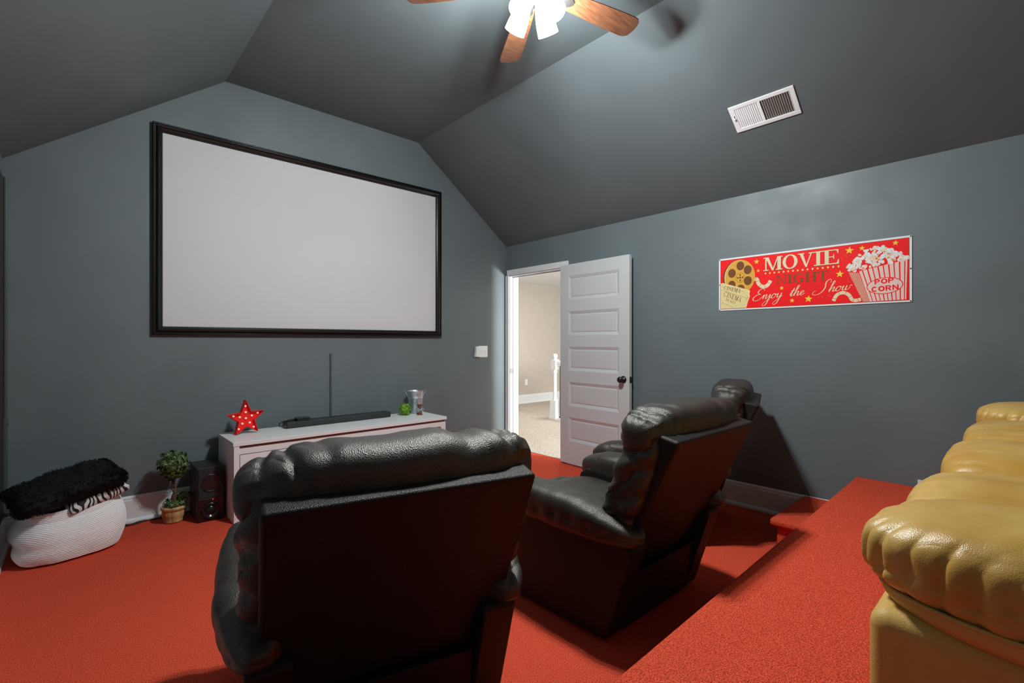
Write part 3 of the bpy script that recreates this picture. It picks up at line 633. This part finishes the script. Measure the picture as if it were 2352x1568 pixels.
# ------------------------------------------------------------ recliners
def leath(bm, name, parent, m='leather'): return obj(name, bm, M[m], parent, True)
def folds(q, u, amp, sc=(9, 9, 9), sharp=3.2, bias=0):
    r = ridge(q, sc, sharp); return -amp*r*r
def make_recliner():
    t = thing('recliner', '-', 'recliner')
    # rear shell: flat T-shaped board, leaning
    def S(x, z): f = (.885-z)/.435; return Vector((x, .21*f, z))
    bm = new(); th = .085
    pts = [S(-.352, .885), S(.352, .885), S(.352, .475), S(.345, .455), S(.30, .44), S(.29, .425), S(.285, .25), S(-.285, .25), S(-.29, .425), S(-.30, .44), S(-.345, .455), S(-.352, .475)]
    vs = prism(bm, pts, (0, th, .018))
    o = obj('back_panel', bm, M['vinyl'], t, bevel=.014, seg=4)
    # headrest roll
    def wh(u, q):
        r = Vector(q); ax = abs(u.x)
        end = max(0, ax-.72)/.28
        ang_ = math.atan2(u.z, u.y)
        amp = .008*end*abs(math.sin(ang_*6+u.x*3))*min(1, max(0, (1-ax)/.10)); sag = -.016*math.exp(-((u.x-.45)/.10)**2)-.008*math.exp(-((u.x+.2)/.2)**2)*.5 + .014*math.exp(-((u.x-.88)/.10)**2)
        big = .009*nz(q, 4.5)+.003*nz(q, 13)
        cr = folds(q, u, .012, (11, 5, 5), 3.4)*(.12+.88*max(0, ax-.45)/.55)
        d = Vector((u.x*.15, u.y, u.z)).normalized()
        cre = 0
        for cx_, wd_, dp_ in ((.74, .035, .015), (-.82, .03, .012), (-.68, .03, .014), (-.52, .04, .007)):
            cre += dp_*math.exp(-((u.x+.10*math.sin(ang_*1.3+cx_*9)*.4-cx_)/wd_)**2)
        cr -= cre*max(.15, u.z+.2)
        r += d*(big+cr-amp); r.z += sag*(u.z > 0)
        r.y += -.012*(1-ax*ax)*0
        return r
    bm = new(); puff(bm, (0, .168, .889), (.406, .122, .115), 3.2, 64, wh); leath(bm, 'headrest', t)
    # back cushion
    def wb(u, q):
        f = (q.z-.46)/(.86-.46); r = Vector(q); r.y += .292-.155*f-.195
        d = Vector((u.x, max(0, u.y), u.z*.3)).normalized()
        r += d*(.010*nz(q, 6)+folds(q, u, .010, (5, 5, 12), 3.2)*(.2+.8*abs(u.x)))
        return r
    bm = new(); puff(bm, (0, .195, .655), (.368, .080, .20), 3.6, 44, wb); leath(bm, 'back_cushion', t)
    for s in (-1, 1):
        def ww(u, q, s=s):
            f = (q.z-.46)/(.90-.46); r = Vector(q); r.y += .296-.155*f-.195
            d = Vector((u.x, max(0, u.y), u.z*.2)).normalized(); r += d*(.010*nz(q, 8)+folds(q, u, .018, (4, 9, 15), 3.0)+.006*math.sin(q.z*60+q.y*25)); return r
        bm = new(); puff(bm, (s*.330, .195, .685), (.074, .090, .220), 3.0, 40, ww); leath(bm, 'side_bolster', t)
    # seat and footrest
    def wseat(u, q):
        r = Vector(q)
        if u.z > 0: r.z += .010*math.cos(u.x*1.5)+.006*nz(q, 7)+folds(q, u, .006, (8, 5, 5), 3.5)
        return r
    bm = new(); puff(bm, (0, .655, .375), (.262, .335, .105), 5, 30, wseat); leath(bm, 'seat_cushion', t)
    bm = new(); puff(bm, (0, .985, .27), (.258, .055, .19), 4.5, 20, wseat); leath(bm, 'footrest', t)
    # arms
    for s in (-1, 1):
        bm = new(); prism(bm, [(s*.385, y, z) for y, z in [(.315, .02), (.185, .425), (.24, .47), (.95, .50), (1.0, .46), (.99, .02)]], (-s*.115, 0, 0))
        ar = obj('arm', bm, M['vinyl'], t, bevel=.012, seg=3)
        def wa(u, q, s=s):
            r = Vector(q); f = (q.y-.15)/.86
            r.z += -.035*max(0, 1-f/.35)**1.5 - .02*max(0, (f-.85)/.15)
            r.x += s*(.010*math.sin(PI*min(1, max(0, f))))
            outer = max(0, u.x*s); tp_ = 1-.38*max(0, 1-f/.42)**1.2
            r.z = .462+(r.z-.462)*tp_; r.x = s*.345+(r.x-s*.345)*(1-.25*max(0, 1-f/.30)**2)
            pl = abs(math.sin(q.y*34+1.5*nz(q, 6)))**.6
            d = Vector((u.x, u.y*.4, u.z)).normalized()
            r += d*(.007*nz(q, 7)+folds(q, u, .004, (5, 10, 5), 3)-.020*(1-pl)*outer*max(0, .45-abs(u.z+.15))*1.4)
            return r
        bm = new(); puff(bm, (s*.358, .585, .515), (.098, .435, .085), 3.4, 60, wa); leath(bm, 'arm_pad', t)
        bm = new(); tube(bm, catmull([(s*.39, .26, .448), (s*.400, .34, .452), (s*.408, .6, .462), (s*.405, .85, .462), (s*.4, .98, .44)], 5), .004, 6); obj('piping', bm, M['leather'], ar, True)
    # rear base
    bm = new(); prism(bm, [(-.27, .305, .025), (.27, .305, .025), (.27, .262, .268), (-.27, .262, .268)], (0, .02, 0)); obj('base_panel', bm, M['vinyl'], t, bevel=.004)
    bm = new(); box(bm, -.268, .268, .34, .93, .03, .29); obj('base_frame', bm, M['black'], t)
    for sx in (-.33, .33):
        for sy in (.36, .93):
            bm = new(); lathe(bm, [(0, 0), (.02, 0), (.022, .022), (0, .022)], 12, Matrix.Translation((sx, sy, 0))); obj('foot', bm, M['black_plastic'], t)
    return t
rcl = [((-3.166, -3.241, 0), math.radians(-13.9), 'black leather recliner in the foreground, its back filling the lower centre'),
       ((-1.785, -3.384, 0), 0.0, 'black leather recliner in the middle of the row, seen from behind its left side'),
       ((-.475, -3.05, 0), math.radians(19.6), 'black leather recliner nearest the right wall, mostly hidden by the middle one')]
proto = make_recliner()
for i, (l, rz, lb) in enumerate(rcl):
    o = proto if i == 0 else copy_tree(proto)
    o.location = l; o.rotation_euler = (0, 0, rz); o['label'] = lb; o['group'] = 'row of black leather recliners'

# ------------------------------------------------------------ tan sofa (origin: front left floor corner of the left arm, on the platform)
so = thing('sofa', 'tan leather sofa with padded arms on the red platform at the right edge', 'sofa', (-2.79, -4.07, .38))
SL, SD = 2.52, .88
def arm_warp(s, xc):
    def wq(u, q):
        r = Vector(q)
        front = max(0, (u.y-.35)/.65); low = max(0, .75-u.z); side = abs(u.x)
        edge = max(front, side*.8)
        g = abs(math.sin(math.atan2(u.x, max(.15, u.y+.2))*11+2*nz(q, 7)))
        d = Vector((u.x, u.y, u.z*.5)).normalized()
        r += d*(-.020*(1-g)**2*edge*min(1, low)+.014*nz(q, 6)+.004*nz(q, 22)+folds(q, u, .008, (14, 6, 9), 3.2)*edge)
        if u.z < -.25: r.z += 0; r.x -= u.x*.018*min(1, (-u.z-.25)*2)
        r.z += .018*(1-u.x*u.x)*(u.z > 0)
        r.z -= .03*max(0, u.y-.55)
        return r
    return wq
for i, xa in enumerate((.0, SL-.32)):
    bm = new(); box(bm, xa-.002, xa+.295, -SD+.02, -.018, .03, .425)
    ar = obj('arm', bm, M['tan_lightened'], so, bevel=.03, seg=5)
    PX, PY, PZ, PHX, PHY, PK_ = xa+.152, -.415, .498, .192, .422, 3.2
    def wpad(u, q, PZ=PZ, xa=xa):
        r = Vector(q); r.z = PZ+(u.z*.086 if u.z > 0 else u.z*.070)
        front = max(0, (u.y-.25)/.75); side = max(0, -u.x if xa < 1 else abs(u.x)); edge = max(front, side)
        t_ = q.x+(q.y if u.x < .2 else -q.y)
        qq = Vector((q.x, q.y, q.z*.35)); g = abs(math.sin(t_*56+3.2*nz(qq, 7)))
        d = Vector((u.x, u.y, u.z*.6)).normalized()
        low = max(0, 1-abs(u.z+.05)/.85)**.7*(.35+2.2*abs(nz(qq+Vector((3, 0, 0)), 6)))
        r += d*(-.021*(1-g)**1.5*edge**1.1*low+.012*nz(q, 6)+.003*nz(q, 22)+folds(q, u, .007, (16, 5, 9), 3.0)*edge*low)
        r.z += .012*(1-u.x*u.x)*(u.z > 0)
        return r
    bm = new(); puff(bm, (PX, PY, PZ), (PHX, PHY, .1), PK_, 84, wpad); obj('arm_pad', bm, M['tan'], so, True)
    def ringp(sc_, z, n=72):
        o_ = []
        for i_ in range(n):
            t_ = 2*PI*i_/n; c_, s__ = math.cos(t_), math.sin(t_)
            l_ = (abs(c_)**PK_+abs(s__)**PK_)**(-1/PK_); o_.append((PX+PHX*sc_*c_*l_, PY+PHY*sc_*s__*l_, z))
        return o_
    bm = new(); tube(bm, ringp(.945, .452), .0035, 6, True); obj('seam', bm, M['tan_lightened'], ar, True)
    bm = new(); rr_ = [[bm.verts.new(p_) for p_ in ringp(k_, z_)] for k_, z_ in ((.93, .455), (.945, .447), (.93, .432), (.90, .420), (.80, .414))]
    for a_, b_ in zip(rr_, rr_[1:]):
        for i_ in range(72): bm.faces.new((a_[i_], a_[(i_+1) % 72], b_[(i_+1) % 72], b_[i_]))
    bm.faces.new(rr_[-1]); obj('arm_lip', bm, M['tan_lightened'], ar, True)
for s in range(3):
    cx = .32+(SL-.64)*(s+.5)/3; hw = (SL-.64)/6
    def wc(u, q, cx=cx):
        r = Vector(q); r.z += (.045*(1-u.x*u.x) if u.z > 0 else 0)+.008*nz(q, 6)*(u.z > 0)
        d = Vector((0, u.y, u.z)).normalized(); r += d*folds(q, u, .008, (12, 3, 3), 4)*(u.z > -.2); return r
    bm = new(); puff(bm, (cx, -.355, .392), (hw+.004, .365, .112), 4.6, 40, wc); obj('seat_cushion', bm, M['tan'], so, True)
    bm = new(); puff(bm, (cx, -.04, .20), (hw, .045, .13), 4.5, 18); obj('footrest', bm, M['tan'], so, True)
    def wbk(u, q):
        r = Vector(q); r.y -= (q.z-.4)*.25; r += Vector((0, u.y, u.z)).normalized()*(.012*nz(q, 6)); return r
    bm = new(); puff(bm, (cx, -.63, .72), (hw+.006, .115, .30), 3.6, 28, wbk); obj('back_cushion', bm, M['tan'], so, True)
bm = new(); box(bm, .30, SL-.30, -SD+.05, -.03, .04, .28); obj('sofa_frame', bm, M['tan_lightened'], so)
bm = new(); prism(bm, [(.28, -SD+.10, .05), (.28, -SD+.02, .05), (.28, -SD-.03, .92), (.28, -SD+.09, .95)], (SL-.56, 0, 0)); obj('sofa_back', bm, M['tan_lightened'], so, bevel=.02, seg=3)
for fx in (.10, SL-.10):
    for fy in (-.07, -SD+.1):
        bm = new(); lathe(bm, [(0, 0), (.022, 0), (.026, .035), (0, .035)], 12, Matrix.Translation((fx, fy, 0))); obj('foot', bm, M['black'], so)

# ------------------------------------------------------------ movie night sign
sg = thing('movie_sign', 'red MOVIE NIGHT metal sign with popcorn and film reel on the right wall', 'sign', (0, -2.555, 1.505))
sg.rotation_euler = (0, 0, 0)
SW, SH = 1.194, .408
inks = list(INK); inkm = [INK[k] for k in inks]
sbm = new(); BX = -.006
PK = 0
def pg(pts, c, lay):
    """pts in (u, v) on the sign; lay = layer"""
    global PK
    PK = (PK+1) % 60; x = BX-.0002*lay-3e-6*PK; f = sbm.faces.new([sbm.verts.new((x, -u, v)) for u, v in pts]); f.material_index = inks.index(c)
def ell(u, v, a, b, c, lay, n=28, rot=0):
    pg([(u+a*math.cos(t)*math.cos(rot)-b*math.sin(t)*math.sin(rot), v+a*math.cos(t)*math.sin(rot)+b*math.sin(t)*math.cos(rot)) for t in [2*PI*i/n for i in range(n)]], c, lay)
def band(P, w, c, lay):
    P = [Vector(p) for p in P]; L_ = []; R_2 = []
    for i in range(len(P)):
        d = (P[min(i+1, len(P)-1)]-P[max(i-1, 0)])
        if d.length < 1e-9: d = Vector((1, 0))
        d.normalize(); q = Vector((-d.y, d.x)); wa = (w(i, d) if callable(w) else w)/2
        L_.append(P[i]+q*wa); R_2.append(P[i]-q*wa)
    for i in range(len(P)-1): pg([R_2[i], R_2[i+1], L_[i+1], L_[i]], c, lay)
def star5(u, v, R, c, lay, rot=0): pg([(u+(R if i % 2 == 0 else R*.42)*math.sin(PI*i/5+rot), v+(R if i % 2 == 0 else R*.42)*math.cos(PI*i/5+rot)) for i in range(10)], c, lay)
# sans / serif letters in a unit box
def rect(x0, y0, x1, y1): return [(x0, y0), (x1, y0), (x1, y1), (x0, y1)]
def ringq(cx, cy, a, b, ai, bi, a0=0, a1=360, n=28):
    out = []
    for i in range(n):
        t0 = math.radians(a0+(a1-a0)*i/n); t1 = math.radians(a0+(a1-a0)*(i+1)/n)
        out.append([(cx+a*math.cos(t0), cy+b*math.sin(t0)), (cx+a*math.cos(t1), cy+b*math.sin(t1)), (cx+ai*math.cos(t1), cy+bi*math.sin(t1)), (cx+ai*math.cos(t0), cy+bi*math.sin(t0))])
    return out
s_ = .07
SER = {
 'M': [rect(.10, 0, .17, 1), rect(0, 0, .27, s_), rect(0, 1-s_, .2, 1), [(.10, 1), (.28, 1), (.56, .0), (.46, .0)], [(.46, 0), (.53, 0), (.80, 1), (.74, 1)], rect(.74, 0, .92, 1), rect(.66, 0, 1, s_), rect(.76, 1-s_, 1, 1)],
 'O': ringq(.5, .5, .5, .53, .28, .45),
 'V': [[(.10, 1), (.32, 1), (.60, .0), (.48, 0)], [(.48, 0), (.56, 0), (.90, 1), (.82, 1)], rect(0, 1-s_, .42, 1), rect(.68, 1-s_, 1, 1)],
 'I': [rect(.28, 0, .72, 1), rect(0, 0, 1, s_), rect(0, 1-s_, 1, 1)],
 'E': [rect(.12, 0, .36, 1), rect(0, 0, .95, s_), rect(0, 1-s_, .92, 1), rect(.3, .48, .66, .54), rect(.62, .36, .67, .66), [(.95, 0), (.95, .30), (.90, .30), (.80, 0)], [(.92, 1), (.92, .72), (.87, .72), (.78, 1)]],
 'N': [rect(.12, 0, .19, 1), rect(0, 0, .31, s_), [(0, 1), (.26, 1), (.90, 0), (.80, 0), (.12, .93), (0, .93)], rect(.82, 0, .89, 1), rect(.7, 1-s_, 1, 1)],
 'G': ringq(.5, .5, .5, .53, .27, .45, 40, 330) + [rect(.68, .06, .90, .46), rect(.56, .42, 1, .49)],
 'H': [rect(.10, 0, .32, 1), rect(.68, 0, .90, 1), rect(0, 0, .42, s_), rect(0, 1-s_, .42, 1), rect(.58, 0, 1, s_), rect(.58, 1-s_, 1, 1), rect(.3, .47, .7, .54)],
 'T': [rect(.38, 0, .62, 1), rect(.25, 0, .75, s_), rect(.02, 1-s_, .98, 1), [(.02, 1), (.02, .7), (.07, .7), (.16, 1)], [(.98, 1), (.98, .7), (.93, .7), (.84, 1)]],
 'C': ringq(.5, .5, .5, .52, .36, .44, 40, 320), 
 'A': [[(.44, 1), (.54, 1), (.92, 0), (.74, 0)], [(.44, 1), (.50, 1), (.16, 0), (.10, 0)], rect(.25, .3, .75, .36), rect(0, 0, .3, .05), rect(.64, 0, 1, .05)],
 'K': [rect(.10, 0, .28, 1), [(.28, .45), (.28, .55), (.80, 1), (.90, 1)], [(.38, .55), (.52, .66), (.98, 0), (.78, 0)], rect(0, 0, .38, .06), rect(0, .94, .38, 1)]}
SAN = {
 'P': [rect(.0, 0, .26, 1)] + ringq(.5, .70, .46, .30, .2, .11, -90, 90, 14) + [rect(.2, .81, .52, 1), rect(.2, .40, .52, .59)],
 'O': ringq(.5, .5, .5, .52, .24, .28), 'C': ringq(.5, .5, .5, .52, .24, .28, 45, 315),
 'R': [rect(.0, 0, .26, 1)] + ringq(.5, .70, .44, .30, .18, .11, -90, 90, 14) + [rect(.2, .81, .52, 1), rect(.2, .40, .52, .59), [(.38, .45), (.64, .45), (.98, 0), (.68, 0)]],
 'N': [rect(0, 0, .25, 1), rect(.75, 0, 1, 1), [(.0, 1), (.27, 1), (1, 0), (.73, 0)]]}
def word(txt, font, u0, v0, widths, h, c, lay, gap, rot=0, org=None):
    x = u0; cr, sr = math.cos(rot), math.sin(rot)
    for ch, wd in zip(txt, widths):
        if ch in font:
            for poly in font[ch]:
                P_ = [(x+p[0]*wd, v0+p[1]*h) for p in poly]
                if rot: P_ = [(u0+(a-u0)*cr-(b-v0)*sr, v0+(a-u0)*sr+(b-v0)*cr) for a, b in P_]
                pg(P_, c, lay)
        x += wd+gap
pg([(0, 0), (SW, 0), (SW, SH), (0, SH)], 'white', 0)
pg([(.012, .010), (SW-.012, .010), (SW-.012, SH-.012), (.012, SH-.012)], 'olive', 1)
pg([(.0145, .0125), (SW-.0145, .0125), (SW-.0145, SH-.0145), (.0145, SH-.0145)], 'red', 2)
# reel
ell(.150, .252, .118, .134, 'brown', 3, 40); ell(.160, .252, .115, .133, 'cream', 4, 40); ell(.163, .252, .112, .132, 'gold', 5, 40)
for u, v in [(.167, .338), (.103, .287), (.222, .302), (.223, .219), (.102, .196), (.170, .160)]: ell(u, v, .029, .034, 'brown', 6)
ell(.166, .248, .034, .038, 'brown', 6); ell(.166, .248, .032, .036, 'gold', 7)
for k in range(4): ell(.166+.018*math.cos(k*PI/2), .248+.021*math.sin(k*PI/2), .006, .007, 'brown', 8)
ell(.166, .248, .007, .008, 'brown', 8)
# tickets
pg([(.016, .0135), (.016, .215), (.030, .219), (.228, .150), (.240, .140), (.235, .118), (.239, .100), (.224, .060), (.212, .014)], 'ticket', 9)
band([(.018, .165), (.12, .125), (.222, .085)], .0014, 'brown', 10); band([(.022, .19), (.19, .14), (.215, .10)], .001, 'brown', 10)
word('CINEMA', SER, .038, .168, [.021, .009, .022, .016, .026, .022], .030, 'brown', 11, .0035, math.radians(-17))
word('CINEMA', SER, .034, .118, [.024, .010, .024, .018, .028, .024], .036, 'brown', 11, .0038, math.radians(-24))
word('TICKET', SER, .052, .079, [.012, .006, .013, .013, .011, .012], .018, 'brown', 11, .003, math.radians(-24))
for k in range(6): ell(.030+k*.015, .062-k*.0075, .003, .003, 'brown', 11, 8)
for k in range(5): band([(.205+k*.004, .075+k*.006), (.215+k*.004, .072+k*.006)], .002, 'red', 11)
# film strips
def film(P, w):
    Q = [tuple(p)[:2] for p in catmull([(a, b, 0) for a, b in P], 7)]
    band(Q, w, 'cream', 4); 
    for i in range(3, len(Q)-1, 7):
        a, b = Vector(Q[i]), Vector(Q[i+1]); d = (b-a).normalized(); q = Vector((-d.y, d.x))*w*.5; pg([a-q, a+q, a+q+d*.002, a-q+d*.002], 'brown', 5)
film([(.270, .225), (.290, .222), (.300, .190), (.330, .165), (.362, .172), (.385, .205)], .026)
film([(.782, .030), (.800, .068), (.835, .082), (.868, .066), (.885, .035), (.905, .026), (.935, .032)], .022)
# MOVIE NIGHT
word('MOVIE', SER, .338, .276, [.130, .096, .098, .052, .100], .098, 'brown', 6, .0006)
x_ = .335
for ch, wd in zip('MOVIE', [.130, .098, .100, .052, .100]):
    for poly in SER[ch]: pg([(x_+p[0]*wd, .279+p[1]*.098) for p in poly], 'cream', 7)
    x_ += wd+.0008
for k in range(16): ell(.349+k*.0308, .2605, .0058, .0068, 'yellow' if k % 2 else 'cream', 7, 14)
word('NIGHT', SER, .421, .172, [.072, .036, .072, .076, .066], .067, 'olive', 6, .0025)
# stars
for (u, v, R) in [(.287, .356, .020), (.298, .286, .014), (.460, .144, .016), (.528, .049, .017), (.632, .054, .026), (.818, .208, .025), (.872, .358, .026), (.941, .363, .018), (1.114, .372, .018)]:
    star5(u, v, R, 'yellow', 6, .1)
rn = random.Random(2)
for _ in range(70):
    cu, cv, sp_ = rn.choice([(.85, .32, .03), (.72, .06, .03), (.27, .35, .012), (.88, .15, .03), (.35, .22, .05)])
    ell(rn.gauss(cu, sp_), rn.gauss(cv, sp_*.6), rn.uniform(.0008, .003), rn.uniform(.0006, .0018), rn.choice(['cream', 'orange', 'brown']), 5, 6)
# script lettering
def script(txt, u0, v0, xh, c, lay):
    G = {
     'E': (2.1, [[(2.0, 1.9), (1.8, 2.35), (1.2, 2.4), (.7, 2.0), (.8, 1.45), (1.4, 1.2), (.7, 1.1), (.05, .6), (.1, 0), (.8, -.25), (1.5, .0), (1.9, .5)]]),
     'n': (1.25, [[(-.15, .35), (.15, .95), (.2, .6), (.15, .0)], [(.17, .35), (.55, .95), (.8, .85), (.75, .15), (.95, .0), (1.25, .35)]]),
     'j': (.75, [[(0, .35), (.3, .95), (.3, 0), (.1, -1.2), (-.4, -1.6), (-.75, -1.25), (-.3, -.65), (.75, .35)], [(.36, 1.4), (.40, 1.46)]]),
     'o': (1.05, [[(.75, .9), (.3, .95), (0, .5), (.15, .02), (.55, .05), (.85, .5), (.75, .9), (.6, .75), (.9, .75), (1.15, .85)]]),
     'y': (1.25, [[(0, .6), (.2, .95), (.2, .25), (.4, .02), (.8, .4), (.95, .95)], [(.95, .95), (.85, 0), (.6, -1.2), (.1, -1.55), (-.2, -1.1), (.4, -.5), (1.3, .35)]]),
     't': (.75, [[(-.1, .3), (.4, 1.8)], [(.4, 1.8), (.2, .3), (.35, 0), (.75, .35)], [(-.05, 1.15), (.7, 1.25)]]),
     'h': (1.25, [[(-.1, .3), (.4, 1.5), (.55, 2.1), (.3, 2.2), (.2, 1.5), (.12, 0)], [(.15, .35), (.55, .95), (.8, .85), (.75, .15), (.95, .0), (1.25, .35)]]),
     'e': (.95, [[(-.1, .3), (.4, .5), (.65, .75), (.45, .98), (.15, .75), (.1, .25), (.4, .0), (.95, .4)]]),
     'S': (2.3, [[(2.0, 2.0), (2.0, 2.5), (1.6, 2.7), (1.15, 2.3), (1.2, 1.7), (1.3, 1.0), (1.0, .2), (.3, -.3), (-.6, -.2), (-.7, .3), (-.3, .55)]]),
     'w': (1.5, [[(0, .7), (.2, .95), (.15, .3), (.35, .0), (.7, .3), (.8, .95)], [(.8, .95), (.72, .3), (.95, 0), (1.35, .4), (1.4, .95), (1.75, .8)]])}
    x = 0; rot_ = math.radians(3.2)
    for ch in txt:
        if ch == ' ': x += .9; continue
        adv, strokes = G[ch]
        for stg in strokes:
            Q = [tuple(p)[:2] for p in catmull([(a, b, 0) for a, b in stg], 6)]
            R_ = []
            for a, b in Q:
                X = (x+a+b*.42)*xh; Y = b*xh; R_.append((u0+X*math.cos(rot_)-Y*math.sin(rot_), v0+X*math.sin(rot_)+Y*math.cos(rot_)))
            band(R_, lambda i, d: xh*(.09+.13*abs(d.y)**2*(d.y < 0)), c, lay)
        x += adv
script('Enjoy', .258, .068, .0315, 'cream', 8)
script('the', .512, .080, .0315, 'cream', 8)
script('Show', .680, .089, .0315, 'cream', 8)
# popcorn box
pg([(.866, .215), (.925, .205), (.985, .0145), (.946, .0145)], 'shade', 4)
for k in range(6):
    f0, f1 = k/6+.03, k/6+.09; pg([(.866+.059*f0, .215), (.866+.059*f1, .215), (.946+.039*f1, .0145), (.946+.039*f0, .0145)], 'red', 5)
pg([(.925, .215), (1.172, .262), (1.166, .0165), (.985, .0145)], 'pink', 4)
for k in range(9):
    f0 = .06+k*.11; f1 = f0+.024+.006*(k % 2)
    pg([(.925+.247*f0, .215+.047*f0), (.925+.247*f1, .215+.047*f1), (.985+.181*f1, .0155), (.985+.181*f0, .0155)], 'red', 5)
ell(1.059, .110, .093, .053, 'red', 6, 40, math.radians(3)); ell(1.059, .110, .0885, .0485, 'pink', 7, 40, math.radians(3))
word('POP', SAN, 1.008, .121, [.030, .034, .030], .031, 'red', 8, .003, math.radians(3))
word('CORN', SAN, .992, .073, [.032, .034, .031, .031], .033, 'red', 8, .0035, math.radians(3))
for i in range(150):
    u = rn.uniform(.868, 1.172); f = (u-.866)/.306; topv = .275+.075*math.sin(PI*min(1, f*1.15))+.05*f*(f < .95)-.02*(f > .9); lowv = .215+.045*f
    v = rn.uniform(lowv+.004, max(lowv+.02, topv-.01)); rr = rn.uniform(.007, .013)
    lay = 8+i*.02
    for k in range(3): ell(u+rn.uniform(-.6, .6)*rr, v+rn.uniform(-.6, .6)*rr, rr*.8, rr*.75, rn.choice(['white', 'cream', 'white', 'pink', 'white']), lay+k*.004, 12, 0)
    if i % 2: ell(u+rn.uniform(-1, 1)*rr*.4, v+rn.uniform(-1, 1)*rr*.4, rr*.42, rr*.16, rn.choice(['orange', 'shade', 'olive', 'shade', 'white']), lay+.015, 8, rn.uniform(0, 3))
    if i % 14 == 0: ell(u, v, rr*.8, rr*.6, 'orange', lay+.018, 10, .5)
# metal board behind the print
for f in sbm.faces: f.normal_update()
box(sbm, BX+.0001, -.003, -SW, 0, 0, SH, mi=inks.index('white'))
me = bpy.data.meshes.new('sign_plate'); sbm.to_mesh(me); sbm.free()
for m_ in inkm: me.materials.append(m_)
pl_ = bpy.data.objects.new('sign_plate', me); C.objects.link(pl_); pl_.parent = sg
for u, v in [(.006, .006), (.006, SH/2), (.006, SH-.006), (SW-.006, .006), (SW-.006, SH/2), (SW-.006, SH-.006)]:
    bm = new(); lathe(bm, [(0, -.0), (.004, 0), (.004, .008), (.002, .0095), (0, .0095)], 10, Matrix.Translation((0, -u, v)) @ Matrix.Rotation(-PI/2, 4, 'Y')); obj('screw', bm, M['black'], sg)
